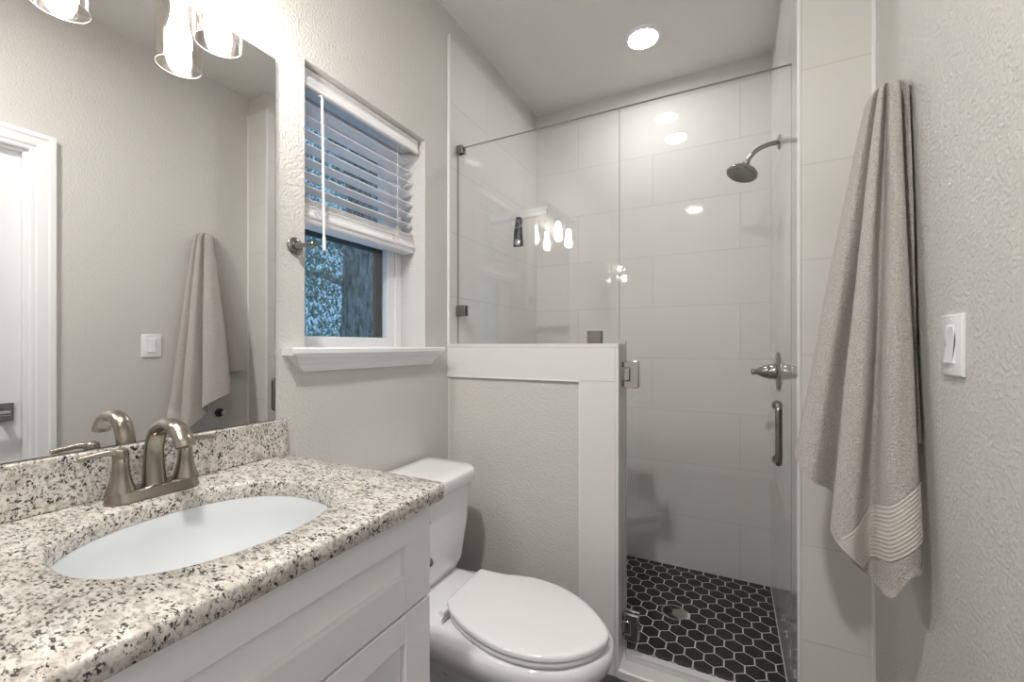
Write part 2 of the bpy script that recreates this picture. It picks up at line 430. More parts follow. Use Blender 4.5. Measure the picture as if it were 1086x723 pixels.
# door with casing in the right wall (seen in the mirror)
door = bpy.data.objects.new('door_1', None); door.location = (XW+0.02, (DY0+DY1)/2, 0); door['kind'] = 'structure'; ORG['door_1'] = Vector(door.location); link(door)
bm = bmesh.new()
box(bm, XW+0.022, XW+0.058, DY0+0.018, DY1-0.018, 0.008, DZ-0.018)
for (z0, z1) in ((0.22, 0.80), (0.95, 1.72)):                       # moulded panels
    y0, y1 = DY0+0.13, DY1-0.125
    for k in range(2):
        a = 0.018*k
        bm2 = frame_bars(y0+a, y1-a, z0+a, z1-a, 0.012, 0.012, 0.012, 0.012, XW+0.016+0.003*k, XW+0.0225)
        tmp = bpy.data.meshes.new('t'); bm2.to_mesh(tmp); bm2.free(); bm.from_mesh(tmp); bpy.data.meshes.remove(tmp)
struct('door_leaf', bm, M['white_paint'], door, bev=0.003)
bm = bmesh.new()
for a in ((DY1-0.018, DY1, 0.0, DZ), (DY0, DY0+0.018, 0.0, DZ)): box(bm, XW+0.001, XW+0.10, *a)
box(bm, XW+0.001, XW+0.10, DY0+0.018, DY1-0.018, DZ-0.018, DZ)
struct('door_frame', bm, M['white_trim'], door, bev=0.002)
bm = bmesh.new()
CP = [(0.0, 0.0), (0.009, 0.0), (0.012, 0.006), (0.012, 0.016), (0.016, 0.022), (0.018, 0.05), (0.021, 0.056), (0.021, 0.072), (0.0, 0.072)]   # casing profile: depth, width
def casing(path):
    """mitred run of the casing profile around the opening; path = inner corners (y,z), outward offsets"""
    rs = []
    for (y, z, oy, oz) in path: rs.append([(XW-d, y+oy*wd, z+oz*wd) for d, wd in CP])
    rings(bm, rs)
casing([(DY0+0.006, 0.0, -1, 0), (DY0+0.006, DZ-0.006, -1, 1), (DY1-0.006, DZ-0.006, 1, 1), (DY1-0.006, 0.0, 1, 0)])
struct('door_casing', bm, M['white_trim'], door)
ly, lz = 0.535, 0.868
bm = bmesh.new(); box(bm, XW+0.012, XW+0.022, ly-0.03, ly+0.032, lz-0.033, lz+0.033)
ro = struct('door_handle', bm, M['bronze'], door, bev=0.002)
bm = bmesh.new(); tube(bm, [(XW+0.014, ly, lz), (XW-0.03, ly, lz)], 0.010); tube(bm, [(XW-0.03, ly+0.012, lz), (XW-0.032, ly-0.06, lz), (XW-0.028, ly-0.115, lz)], [0.009, 0.008, 0.0075], sx=1.3)
struct('door_lever', bm, M['chrome'], door, smooth=SM)

# ------------------------------------------------------------------ vanity
VY0, VY1, CT, CB = 0.078, 0.686, 0.836, 0.806
van = thing('vanity_cabinet', (0.25, 0.385, 0), 'white shaker vanity cabinet under the speckled granite top', 'cabinet')
bm = bmesh.new()
box(bm, 0.002, 0.474, VY0, VY0+0.018, 0.095, CB-0.001); box(bm, 0.002, 0.474, VY1-0.018, VY1, 0.095, CB-0.001)
box(bm, 0.002, 0.012, VY0+0.018, VY1-0.018, 0.095, CB-0.001); box(bm, 0.012, 0.474, VY0+0.018, VY1-0.018, 0.095, 0.113)
box(bm, 0.456, 0.474, VY0+0.018, VY1-0.018, 0.113, CB-0.001); box(bm, 0.02, 0.415, VY0+0.004, VY1-0.004, 0.0, 0.0945)
obj('cabinet_body', bm, M['cabinet'], van, bev=0.001)
def shaker(name, y0, y1, z0, z1, sl, sr, rb, rt):
    bm = bmesh.new()
    box(bm, 0.475, 0.482, y0, y1, z0, z1)
    bm2 = frame_bars(y0, y1, z0, z1, sl, sr, rb, rt, 0.482, 0.495)
    tmp = bpy.data.meshes.new('t'); bm2.to_mesh(tmp); bm2.free(); bm.from_mesh(tmp); bpy.data.meshes.remove(tmp)
    return obj(name, bm, M['cabinet'], van, bev=0.0012)
shaker('drawer', VY0, VY1-0.0005, 0.619, 0.793, 0.072, 0.072, 0.066, 0.05)
shaker('door', VY0, 0.3805, 0.10, 0.6135, 0.06, 0.06, 0.062, 0.052)
shaker('door', 0.3835, VY1-0.0005, 0.10, 0.6135, 0.06, 0.072, 0.062, 0.052)

# countertop with an oval cut-out
HC, HA, HB = (0.278, 0.392), 0.164, 0.182
ctop = thing('countertop', (0.26, 0.385, CB), 'speckled beige and black granite vanity countertop around the oval sink', 'countertop')
bm = bmesh.new()
N = 96
outer = rrect(0.0, 0.521, 0.05, 0.712, (0.0, 0.0, 0.022, 0.0), 8)
# resample the outer outline by angle about the hole so that it can be bridged to the oval
def ray_hit(th):
    d = Vector((math.cos(th), math.sin(th))); c = Vector(HC); best = None
    for i in range(len(outer)):
        a, b = Vector(outer[i]), Vector(outer[(i+1) % len(outer)])
        e = b-a; den = d.x*e.y-d.y*e.x
        if abs(den) < 1e-9: continue
        t = ((a-c).x*e.y-(a-c).y*e.x)/den; s = ((a-c).x*d.y-(a-c).y*d.x)/den
        if t > 0 and -1e-6 <= s <= 1+1e-6: best = t if best is None else min(best, t)
    return c+d*best
ths = sorted([2*PI*k/N for k in range(N)]+[math.atan2(y-HC[1], x-HC[0]) % (2*PI) for x, y in outer])
th2 = [ths[0]]
for t in ths[1:]:
    if t-th2[-1] > 1e-4: th2.append(t)
oo = [ray_hit(t) for t in th2]
def hole(t, k=1.0):
    c, s = math.cos(t), math.sin(t); p = 2.25
    r = 1/((abs(c)/(HA*k))**p+(abs(s)/(HB*k))**p)**(1/p)
    return Vector((HC[0]+c*r, HC[1]+s*r))
hh = [hole(t) for t in th2]
def inset(q, d): return Vector((min(max(q.x, 0.0), 0.521-d) if q.x > 0.3 else q.x, q.y if q.y < 0.5 else min(q.y, 0.712-d)))
e = 0.004
loops = [[(p.x, p.y, CT-0.003) for p in [HC_+(h-HC_)*0.995 for HC_ in [Vector(HC)] for h in hh]],
         [(p.x, p.y, CT) for p in [Vector(HC)+(h-Vector(HC))*1.012 for h in hh]],
         [(inset(p, e).x, inset(p, e).y, CT) for p in oo],
         [(inset(p, e*0.3).x, inset(p, e*0.3).y, CT-e*0.3) for p in oo],
         [(p.x, p.y, CT-e) for p in oo],
         [(p.x, p.y, CB+e*0.7) for p in oo],
         [(inset(p, e*0.7).x, inset(p, e*0.7).y, CB) for p in oo],
         [(p.x, p.y, CB) for p in hh], ]
rings(bm, loops+[loops[0]], False, False)
bmesh.ops.remove_doubles(bm, verts=bm.verts[:], dist=1e-6)
obj('counter_slab', bm, M['granite'], ctop, smooth=math.radians(50))
bm = bmesh.new(); box(bm, 0.0005, 0.020, 0.05, 0.709, CT, 0.927)
tag(obj('backsplash', bm, M['granite'], bev=0.003), 'low speckled granite backsplash strip between the countertop and the mirror', 'backsplash')

# undermount sink
sink = thing('sink', (HC[0], HC[1], 0.665), 'white oval undermount sink set in the granite countertop', 'sink')
bm = bmesh.new(); rs = []
prof = [(1.10, CB-0.012), (1.10, CB-0.0005), (1.005, CB-0.0005), (0.985, CB-0.008), (0.96, CB-0.03), (0.91, CB-0.06), (0.82, CB-0.092), (0.66, CB-0.118), (0.45, CB-0.130), (0.2, CB-0.135), (0.09, CB-0.136)]
for k, z in prof: rs.append([(*hole(2*PI*i/72, k), z) for i in range(72)])
under = [(0.09, CB-0.146), (0.5, CB-0.141), (0.72, CB-0.125), (0.88, CB-0.097), (0.97, CB-0.06), (1.02, CB-0.02)]
for k, z in under: rs.append([(*hole(2*PI*i/72, k), z) for i in range(72)])
rings(bm, rs+[rs[0]], False, False)
bmesh.ops.remove_doubles(bm, verts=bm.verts[:], dist=1e-6)
obj('basin', bm, M['sink'], sink, smooth=math.radians(60))
bm = bmesh.new(); lathe(bm, [(0.020, -0.012), (0.024, -0.002), (0.022, 0.001), (0.012, 0.002), (0.010, 0.006), (0.0, 0.0068)], (HC[0], HC[1], CB-0.136), n=28)
obj('drain', bm, M['nickel'], sink, smooth=SM, label='brushed nickel drain stopper')

# faucet
FY, FX = 0.405, 0.066
fau = thing('faucet', (FX, FY, CT), 'brushed nickel two handle faucet with arched spout behind the sink', 'faucet')
bm = bmesh.new()
def stad(hw, hl, z, n=10):
    pts = []
    for k in range(n+1): a = PI*k/n; pts.append((FX+hw*math.cos(a), FY+hl-hw+hw*math.sin(a), z))
    for k in range(n+1): a = PI+PI*k/n; pts.append((FX+hw*math.cos(a), FY-hl+hw+hw*math.sin(a), z))
    return pts
rings(bm, [stad(0.0265, 0.0735, CT), stad(0.0265, 0.0735, CT+0.003), stad(0.0248, 0.072, CT+0.007), stad(0.0232, 0.0705, CT+0.014), stad(0.0218, 0.069, CT+0.019), stad(0.019, 0.066, CT+0.0205)])
obj('base_plate', bm, M['nickel'], fau, smooth=SM)
bm = bmesh.new()
path = spline([(0.064, FY, CT+0.019), (0.062, FY, CT+0.055), (0.065, FY, CT+0.090), (0.080, FY, CT+0.121), (0.110, FY, CT+0.136), (0.143, FY, CT+0.132), (0.166, FY, CT+0.115), (0.174, FY, CT+0.100)], 8)
nP = len(path); rad = []
for i in range(nP):
    t = i/(nP-1)
    rx = 0.0195-0.0035*min(1, t*4)
    rad.append((rx, rx*(0.85-0.2*min(1, t*3))))
tube(bm, path, rad, 24, ref=(0, 1, 0))
obj('spout', bm, M['nickel'], fau, smooth=SM)
for s in (-1, 1):
    hy = FY+s*0.0505
    bm = bmesh.new()
    lathe(bm, [(0.0215, 0.019), (0.0205, 0.024), (0.0170, 0.034), (0.0140, 0.047), (0.0122, 0.062), (0.0114, 0.078), (0.0110, 0.0785), (0.0118, 0.079), (0.0118, 0.086), (0.0100, 0.0935), (0.005, 0.097), (0, 0.0975)], (FX, hy, CT), n=28)
    h = obj('handle', bm, M['nickel'], fau, smooth=SM)
    bm = bmesh.new()
    tube(bm, spline([(FX, hy-s*0.004, CT+0.087), (FX, hy+s*0.015, CT+0.0915), (FX, hy+s*0.035, CT+0.0905), (FX, hy+s*0.056, CT+0.088)], 5), [(0.0090-0.0040*min(1, i/7.0), (0.0075-0.0025*min(1, i/7.0))) for i in range(16)], 16, ref=(1, 0, 0))
    obj('lever', bm, M['nickel'], h, smooth=SM)

# mirror
mr = thing('mirror', (0.004, 0.39, 0.93), 'large frameless wall mirror above the granite backsplash', 'mirror')
bm = boxm(0.0008, 0.006, 0.085, 0.684, 0.9285, 1.844)
obj('mirror_backing', bm, M['mirror_edge'], mr)
bm = boxm(0.0061, 0.0075, 0.0855, 0.6825, 0.929, 1.8435)
obj('mirror_glass', bm, M['mirror'], mr)

# vanity light: two clear glass cylinder shades
vl = thing('vanity_light', (0.03, 0.411, 1.95), 'two bulb vanity wall light with clear glass cylinder shades above the mirror', 'light fixture')
bm = boxm(0.0, 0.022, 0.26, 0.562, 1.935, 2.02)
obj('back_plate', bm, M['bronze'], vl, bev=0.004)
LX, LZ = 0.085, 1.743
for ly_ in (0.507, 0.316):
    bm = bmesh.new(); tube(bm, spline([(0.02, ly_, 1.975), (0.05, ly_, 1.985), (0.078, ly_, 1.975), (LX, ly_, 1.945)], 6), 0.007, 14)
    arm = obj('arm', bm, M['bronze'], vl, smooth=SM)
    bm = bmesh.new(); lathe(bm, [(0.0, 1.952), (0.012, 1.952), (0.02, 1.945), (0.047, 1.935), (0.047, 1.929), (0.02, 1.927), (0.0185, 1.885), (0.0, 1.885)], (LX, ly_, 0), n=28)
    obj('socket', bm, M['bronze'], arm, smooth=SM)
    bm = bmesh.new(); lathe(bm, [(0.0425, LZ), (0.0425, 1.9285), (0.0400, 1.9285), (0.0400, LZ), (0.0425, LZ)], (LX, ly_, 0), n=48, cap0=False, cap1=False)
    obj('shade', bm, M['shade_glass'], vl, smooth=SM, label='clear glass cylinder shade')
    sh_ = [o for o in vl.children if o.name.startswith('shade')][-1]
    bm = bmesh.new(); tube(bm, [(LX+0.0413*math.cos(2*PI*k/48), ly_+0.0413*math.sin(2*PI*k/48), LZ) for k in range(49)], 0.0008, 8)
    obj('shade_rim', bm, M['rim_glint'], sh_, smooth=SM)
    bm = bmesh.new(); lathe(bm, [(0.0, 1.768), (0.010, 1.770), (0.018, 1.777), (0.0232, 1.79), (0.0242, 1.803), (0.0225, 1.82), (0.0175, 1.84), (0.0145, 1.86), (0.0135, 1.886)], (LX, ly_, 0), n=28)
    obj('bulb', bm, M['bulb'], vl, smooth=SM, label='glowing white light bulb')

# recessed ceiling lights
def downlight(x, y, label, main):
    t = thing('recessed_ceiling_light', (x, y, H-0.012), label, 'ceiling light', 'recessed ceiling lights')
    bm = bmesh.new(); lathe(bm, [(0.060, -0.004), (0.064, -0.009), (0.075, -0.006), (0.082, 0.0), (0.060, 0.0)], (x, y, H), n=48)
    obj('trim_ring', bm, M['white_trim'], t, smooth=SM)
    bm = bmesh.new(); lathe(bm, [(0.0, -0.0055), (0.0605, -0.005), (0.0605, -0.001), (0, -0.001)], (x, y, H), n=48)
    obj('lens', bm, M['down' if main else 'room_down'], t, smooth=SM, label='glowing round lens')
downlight(0.69, 1.952, 'round white recessed ceiling light in front of the shower', True)
downlight(0.72, 0.0, 'round recessed ceiling light over the vanity, reflected in the shower glass', False)

# ------------------------------------------------------------------ window blind
bl = thing('window_blind', (-0.06, 1.03, 1.44), 'white horizontal slat window blind half raised in the window', 'blind')
bm = bmesh.new()
prism(bm, [(-0.034, 1.846), (-0.034, 1.898), (-0.024, 1.898), (-0.022, 1.893), (-0.0255, 1.888), (-0.0255, 1.862), (-0.021, 1.857), (-0.021, 1.849), (-0.024, 1.846)], 1, 0.776, 1.276)
obj('valance', bm, M['slat'], bl)
obj('headrail', boxm(-0.105, -0.050, 0.778, 1.282, 1.866, 1.896), M['slat'], bl, bev=0.002)
SX0, SX1 = -0.102, -0.056
def slat_bm(z, tilt=0.003, y0=0.778, y1=1.276):
    bm = bmesh.new(); nn = 6; top = []; bot = []
    for k in range(nn+1):
        t = k/nn; x = SX0+(SX1-SX0)*t; zz = z-tilt*(1-t)+0.004*(1-(2*t-1)**2)
        top.append((x, zz+0.0014)); bot.append((x, zz-0.0014))
    prism(bm, top+bot[::-1], 1, y0, y1); return bm
zs = [1.5795+0.0405*k for k in range(7)]
for z in zs: obj('slat', slat_bm(z), M['slat'], bl, smooth=math.radians(50))
bm = bmesh.new()
for k in range(4):
    b2 = slat_bm(1.5415-k*0.0046, 0.0, 0.778, 1.284); tmp = bpy.data.meshes.new('t'); b2.to_mesh(tmp); b2.free(); bm.from_mesh(tmp); bpy.data.meshes.remove(tmp)
obj('slat_stack', bm, M['slat'], bl, smooth=math.radians(50))
bm = bmesh.new(); prism(bm, [(SX0, 1.471), (SX0, 1.524), (SX1+0.004, 1.524), (SX1+0.006, 1.521), (SX1+0.003, 1.517), (SX1+0.003, 1.506), (SX1+0.008, 1.500), (SX1+0.009, 1.490), (SX1+0.004, 1.484), (SX1+0.004, 1.476), (SX1, 1.471)], 1, 0.778, 1.284)
obj('bottom_rail', bm, M['slat'], bl, bev=0.0015)
for yy in (0.868, 1.190):
    for xx in (SX0-0.002, SX1+0.008):
        bm = bmesh.new(); tube(bm, [(xx, yy, 1.855), (xx, yy, 1.475)], 0.0009, 8)
        obj('ladder_cord', bm, M['slat'], bl, smooth=SM)
    # loose knotted cord end resting on the bottom rail
    bm = bmesh.new()
    pts = [(SX1+0.008+0.001*math.sin(k), yy-0.006+0.022*math.sin(k*1.3+yy), 1.50+0.011*math.cos(k*1.7)) for k in range(12)]
    tube(bm, spline(pts, 4), 0.0011, 6)
    obj('cord_loop', bm, M['slat'], bl, smooth=SM)
bm = bmesh.new()
tube(bm, [(-0.012, 0.838, 1.822), (-0.012, 0.844, 1.43)], 0.0036, 12)
tube(bm, [(-0.012, 0.844, 1.43), (-0.012, 0.8447, 1.392)], [0.0052, 0.0045], 12)
tube(bm, [(-0.03, 0.838, 1.84), (-0.014, 0.838, 1.835), (-0.012, 0.838, 1.822)], 0.0022, 8)
obj('tilt_wand', bm, M['vinyl'], bl, smooth=SM)

# robe hook beside the window
rh = thing('robe_hook', (0.0, 0.742, 1.38), 'brushed nickel post hook on the wall between mirror and window', 'hook')
bm = bmesh.new(); lathe(bm, [(0.0225, 0.0), (0.0225, 0.004), (0.020, 0.0065), (0.012, 0.008), (0.0, 0.008)], (0, 0.742, 1.382), (1, 0, 0), n=32)
obj('wall_plate', bm, M['bronze'], rh, smooth=SM)
bm = bmesh.new(); lathe(bm, [(0.011, 0.006), (0.0085, 0.02), (0.006, 0.03), (0.0056, 0.068), (0.0075, 0.070), (0.0078, 0.077), (0.006, 0.079), (0, 0.079)], (0, 0.742, 1.382), (1, 0, -0.05), n=24)
obj('post', bm, M['bronze'], rh, smooth=SM)

# ------------------------------------------------------------------ toilet
TY = 1.063
toi = thing('toilet', (0.4, TY, 0), 'white two piece toilet between the vanity and the half wall', 'toilet')
def egg(xb, xc, xf, hw, z, n=64, pb=2.0, pf=2.0):
    out = []
    for k in range(n):
        a = 2*PI*k/n; c, s = math.cos(a), math.sin(a)
        p = pf if c > 0 else pb; L = (xf-xc) if c > 0 else (xc-xb)
        r = 1/((abs(c)/L)**p+(abs(s)/hw)**p)**(1/p)
        out.append((xc+c*r, TY+s*r, z))
    return out
bm = bmesh.new()
rings(bm, [egg(0.11, 0.36, 0.585, 0.108, 0.0, pb=4), egg(0.11, 0.36, 0.585, 0.108, 0.03, pb=4), egg(0.12, 0.37, 0.570, 0.098, 0.06, pb=3.5), egg(0.13, 0.40, 0.575, 0.098, 0.13, pb=3),
           egg(0.14, 0.44, 0.61, 0.110, 0.19, pb=2.8), egg(0.13, 0.48, 0.68, 0.136, 0.245, pb=2.6), egg(0.10, 0.50, 0.735, 0.160, 0.280, pb=2.6), egg(0.085, 0.51, 0.764, 0.176, 0.300, pb=2.5),
           egg(0.075, 0.51, 0.773, 0.182, 0.325, pb=2.5), egg(0.075, 0.51, 0.772, 0.181, 0.343, pb=2.5), egg(0.085, 0.51, 0.764, 0.174, 0.353, pb=2.5), egg(0.10, 0.51, 0.75, 0.162, 0.356, pb=2.5)])
obj('bowl', bm, M['porcelain'], toi, smooth=math.radians(60))
# deck that carries the tank
bm = bmesh.new()
def rr3(x0, x1, hw, r, z): return [(x, y, z) for x, y in rrect(x0, x1, TY-hw, TY+hw, r, 6)]
rings(bm, [rr3(0.05, 0.30, 0.105, 0.04, 0.27), rr3(0.035, 0.33, 0.135, 0.05, 0.31), rr3(0.03, 0.345, 0.148, 0.05, 0.345), rr3(0.034, 0.34, 0.144, 0.046, 0.356), rr3(0.05, 0.32, 0.128, 0.04, 0.3595)])
obj('deck', bm, M['porcelain'], toi, smooth=math.radians(60))
def tank_ring(x0, x1, hw, z, bow, r):
    pts = rrect(x0, x1, TY-hw, TY+hw, (0.02, r, r, 0.02), 8); out = []
    for x, y in pts:
        t = (y-TY)/hw; f = max(0, (x-x0)/(x1-x0))
        out.append((x+bow*(1-t*t)*f, y, z))
    return out
bm = bmesh.new()
rings(bm, [tank_ring(0.05, 0.185, 0.150, 0.3595, 0.006, 0.05), tank_ring(0.035, 0.205, 0.175, 0.372, 0.012, 0.055), tank_ring(0.03, 0.215, 0.186, 0.40, 0.016, 0.055), tank_ring(0.028, 0.228, 0.198, 0.52, 0.018, 0.055), tank_ring(0.026, 0.235, 0.204, 0.652, 0.02, 0.055)])
obj('tank', bm, M['porcelain'], toi, smooth=math.radians(60))
bm = bmesh.new()
rings(bm, [tank_ring(0.024, 0.243, 0.212, 0.652, 0.02, 0.06), tank_ring(0.02, 0.248, 0.217, 0.657, 0.022, 0.062), tank_ring(0.02, 0.248, 0.217, 0.690, 0.022, 0.062), tank_ring(0.022, 0.246, 0.215, 0.696, 0.022, 0.06), tank_ring(0.028, 0.240, 0.209, 0.6995, 0.022, 0.055), tank_ring(0.06, 0.2, 0.17, 0.7010, 0.02, 0.04)])
obj('tank_lid', bm, M['porcelain'], toi, smooth=math.radians(60))
LID = [(0.316, 1.0), (0.314, 1.044), (0.3135, 1.106), (0.312, 1.166), (0.318, 1.181), (0.351, 1.184), (0.397, 1.189), (0.438, 1.202), (0.486, 1.212), (0.539, 1.211), (0.598, 1.199), (0.667, 1.164), (0.725, 1.114),
       (0.755, 1.074), (0.761, 1.048), (0.755, 1.02), (0.731, 0.979), (0.696, 0.943), (0.658, 0.919), (0.615, 0.904), (0.568, 0.897), (0.515, 0.899), (0.45, 0.914), (0.393, 0.937), (0.35, 0.963), (0.326, 0.985)]
LIDC = closed_spline([(x, y, 0) for x, y in LID], 130)
def seat_outline(grow, z):
    out = []; n = len(LIDC)
    for k in range(n):
        t = (LIDC[(k+1) % n]-LIDC[k-1]).normalized()
        out.append((LIDC[k].x-t.y*grow, LIDC[k].y+t.x*grow, z))
    return out
def lid_in(k, z): return [(0.53+(p.x-0.53)*k, 1.06+(p.y-1.06)*k, z) for p in LIDC]
bm = bmesh.new()
rings(bm, [seat_outline(-0.012, 0.3585), seat_outline(-0.003, 0.3585), seat_outline(0.0, 0.362), seat_outline(0.0, 0.370), seat_outline(-0.003, 0.3735), seat_outline(-0.012, 0.3740)])
obj('seat', bm, M['seat'], toi, smooth=math.radians(50))
bm = bmesh.new()
rings(bm, [seat_outline(-0.012, 0.3765), seat_outline(-0.001, 0.3765), seat_outline(0.003, 0.379), seat_outline(0.003, 0.386), seat_outline(0.001, 0.3895), seat_outline(-0.004, 0.3915), lid_in(0.9, 0.3925), lid_in(0.55, 0.394)])
obj('lid', bm, M['seat'], toi, smooth=math.radians(50))
for s in (-1, 1):
    bm = bmesh.new(); tube(bm, [(0.318, TY+s*0.072-0.028, 0.367), (0.318, TY+s*0.072+0.028, 0.367)], 0.0085, 14); box(bm, 0.300, 0.326, TY+s*0.072-0.02, TY+s*0.072+0.02, 0.3575, 0.364)
    obj('hinge', bm, M['seat'], toi, smooth=SM)
bm = bmesh.new(); tube(bm, [(0.336, TY-0.075, 0.366), (0.336, TY-0.122, 0.366)], 0.0042, 12)
obj('hinge_pin', bm, M['chrome'], toi, smooth=SM, label='chrome hinge pin')
bm = bmesh.new(); lathe(bm, [(0.012, -0.002), (0.012, 0.006), (0.008, 0.010), (0, 0.010)], (0.245, TY-0.15, 0.615), (1, 0, 0), n=20); tube(bm, [(0.253, TY-0.15, 0.615), (0.262, TY-0.11, 0.610), (0.262, TY-0.085, 0.606)], [0.006, 0.005, 0.006], 12)
obj('flush_lever', bm, M['chrome'], toi, smooth=SM)
bm = bmesh.new(); lathe(bm, [(0.020, -0.006), (0.020, 0.004), (0.016, 0.008), (0, 0.008)], (0.355, TY-0.118, 0.242), (0.1, -1, -0.1), n=20)  # plain black disc against the side of the pedestal
obj('black_disc', bm, M['black_plastic'], toi, smooth=SM, label='black round disc on the side of the pedestal')

# paper holder on the vanity's end panel
ph = thing('toilet_paper_holder', (0.463, VY1, 0.648), 'small dark post holder on the end of the vanity facing the toilet', 'paper holder')
bm = bmesh.new(); lathe(bm, [(0.018, 0.0), (0.018, 0.005), (0.007, 0.009), (0.0065, 0.038), (0.009, 0.041), (0.009, 0.049), (0.006, 0.052), (0, 0.052)], (0.457, VY1, 0.648), (0, 1, 0), n=24)
obj('post', bm, M['bronze'], ph, smooth=SM)

wp = thing('towel_post', (XW, 1.285, 0.765), 'small chrome wall post low on the wall behind the towel, seen in the mirror', 'wall post')
bm = bmesh.new(); lathe(bm, [(0.022, 0.0), (0.022, 0.005), (0.018, 0.008), (0.0, 0.008)], (XW, 1.285, 0.765), (-1, 0, 0), n=24)
obj('wall_plate', bm, M['black_plastic'], wp, smooth=SM)
bm = bmesh.new(); lathe(bm, [(0.010, 0.007), (0.008, 0.02), (0.008, 0.034), (0.012, 0.036), (0.012, 0.044), (0, 0.045)], (XW, 1.285, 0.765), (-1, 0, 0), n=24)
obj('post', bm, M['chrome'], wp, smooth=SM)

# ------------------------------------------------------------------ shower enclosure
GT = 0.005
fp = thing('shower_glass_panel', (0.35, YG, 1.123), 'fixed clear glass shower panel standing on the half wall', 'glass panel')
obj('pane', boxm(0.0105, 0.6897, YG-GT, YG+GT, 1.1255, 1.949), M['clear'], fp)
bm = bmesh.new()
for a in ((0.0100, 0.0112, 1.1255, 1.949), (0.6896, 0.6904, 1.1255, 1.949), (0.0105, 0.6897, 1.9484, 1.9496)): box(bm, a[0], a[1], YG-GT, YG+GT, a[2], a[3])
obj('polished_edge', bm, M['glass_edge'], fp)
def clamp(x0, x1, z0, z1):
    bm = bmesh.new(); box(bm, x0, x1, YG-GT-0.010, YG-GT-0.0004, z0, z1); box(bm, x0, x1, YG+GT+0.0004, YG+GT+0.010, z0, z1)
    return obj('clamp', bm, M['bronze'], fp, bev=0.0015)
clamp(0.0085, 0.040, 1.925, 1.957); clamp(0.0085, 0.052, 1.240, 1.286); clamp(0.5775, 0.628, 1.1235, 1.170)
dr = thing('shower_door', (0.95, YG, 0.03), 'frameless clear glass shower door with bar handle and two hinges', 'glass door')
bm = bmesh.new(); prism(bm, [(0.7125, 0.040), (1.197, 0.040), (1.197, 1.949), (0.6918, 1.949), (0.6918, 1.135), (0.7125, 1.135)], 1, YG-GT, YG+GT)
obj('pane', bm, M['clear'], dr)
bm = bmesh.new()
for a in ((0.7122, 0.7130, 0.040, 1.1345), (1.1964, 1.1972, 0.040, 1.949), (0.6918, 1.197, 1.9484, 1.9496)): box(bm, a[0], a[1], YG-GT, YG+GT, a[2], a[3])
obj('polished_edge', bm, M['glass_edge'], dr)
bm = bmesh.new(); prism(bm, [(YG-0.008, 0.029), (YG+0.006, 0.028), (YG+0.006, 0.0405), (YG-0.004, 0.0405)], 0, 0.7125, 1.197)
obj('door_sweep', bm, M['clear_plastic'], dr)
for zc in (1.017, 0.147):
    bm = bmesh.new()
    for s in (-1, 1):
        y0, y1 = sorted((YG+s*(GT+0.0004), YG+s*(GT+0.012)))
        # C-shaped plate clamped on the glass, notched for the knuckle
        prism(bm, [(0.7085, zc-0.046), (0.757, zc-0.046), (0.757, zc+0.046), (0.7085, zc+0.046), (0.7085, zc+0.0225), (0.7295, zc+0.0225), (0.7295, zc-0.0225), (0.7085, zc-0.0225)], 1, y0, y1)
    hg = obj('hinge', bm, M['chrome'], dr, bev=0.0022)
    bm = bmesh.new(); box(bm, 0.7035, 0.7270, YG-0.0185, YG+0.0185, zc-0.0205, zc+0.0205); box(bm, 0.7021, 0.7050, YG-0.025, YG+0.025, zc-0.044, zc+0.044)
    obj('hinge_bracket', bm, M['chrome'], hg, bev=0.0015)
hx = 1.160; yo = YG-0.055
bm = bmesh.new()
tube(bm, spline([(hx, YG-GT, 0.938), (hx, yo+0.016, 0.938), (hx, yo+0.004, 0.934), (hx, yo, 0.922), (hx, yo, 0.86), (hx, yo, 0.79), (hx, yo+0.004, 0.778), (hx, yo+0.016, 0.774), (hx, YG-GT, 0.774)], 6), 0.0092, 18)
for z in (0.938, 0.774): lathe(bm, [(0.0, 0.0), (0.013, 0.0), (0.013, 0.004), (0.0, 0.004)], (hx, YG-GT, z), (0, -1, 0), n=20); lathe(bm, [(0.0, 0.0), (0.012, 0.0), (0.012, 0.012), (0.0, 0.014)], (hx, YG+GT, z), (0, 1, 0), n=20)
obj('handle', bm, M['bronze'], dr, smooth=SM, label='dark nickel bar handle')

# shower head on the right wall
sh = thing('shower_rose', (XS, 1.925, 1.90), 'round rain shower head on a curved arm from the shower wall', 'shower head')
bm = bmesh.new(); lathe(bm, [(0.028, 0.0), (0.028, 0.003), (0.022, 0.006), (0.012, 0.010), (0, 0.010)], (XS, 1.925, 1.902), (-1, 0, 0), n=28)
obj('flange', bm, M['bronze'], sh, smooth=SM)
bm = bmesh.new(); tube(bm, spline([(XS-0.006, 1.925, 1.902), (XS-0.04, 1.925, 1.899), (XS-0.075, 1.925, 1.887), (XS-0.098, 1.925, 1.866), (XS-0.112, 1.925, 1.846)], 7), 0.0088, 16)
obj('arm', bm, M['bronze'], sh, smooth=SM)
ax = Vector((-0.34, -0.20, -0.92)).normalized(); tip = Vector((XS-0.110, 1.925, 1.850))
bm = bmesh.new(); lathe(bm, [(0.0, -0.004), (0.010, -0.002), (0.0135, 0.006), (0.0135, 0.012), (0.011, 0.017), (0.016, 0.023), (0.032, 0.030), (0.048, 0.040), (0.0575, 0.050), (0.0585, 0.056), (0.055, 0.061), (0.0, 0.061)], tip, ax, n=36)
hd = obj('spray_head', bm, M['bronze'], sh, smooth=SM)
bm = bmesh.new(); lathe(bm, [(0.0, 0.060), (0.053, 0.060), (0.052, 0.0635), (0.020, 0.0645), (0.018, 0.063), (0.0, 0.063)], tip, ax, n=36)
a_, b_ = frame_of(ax)
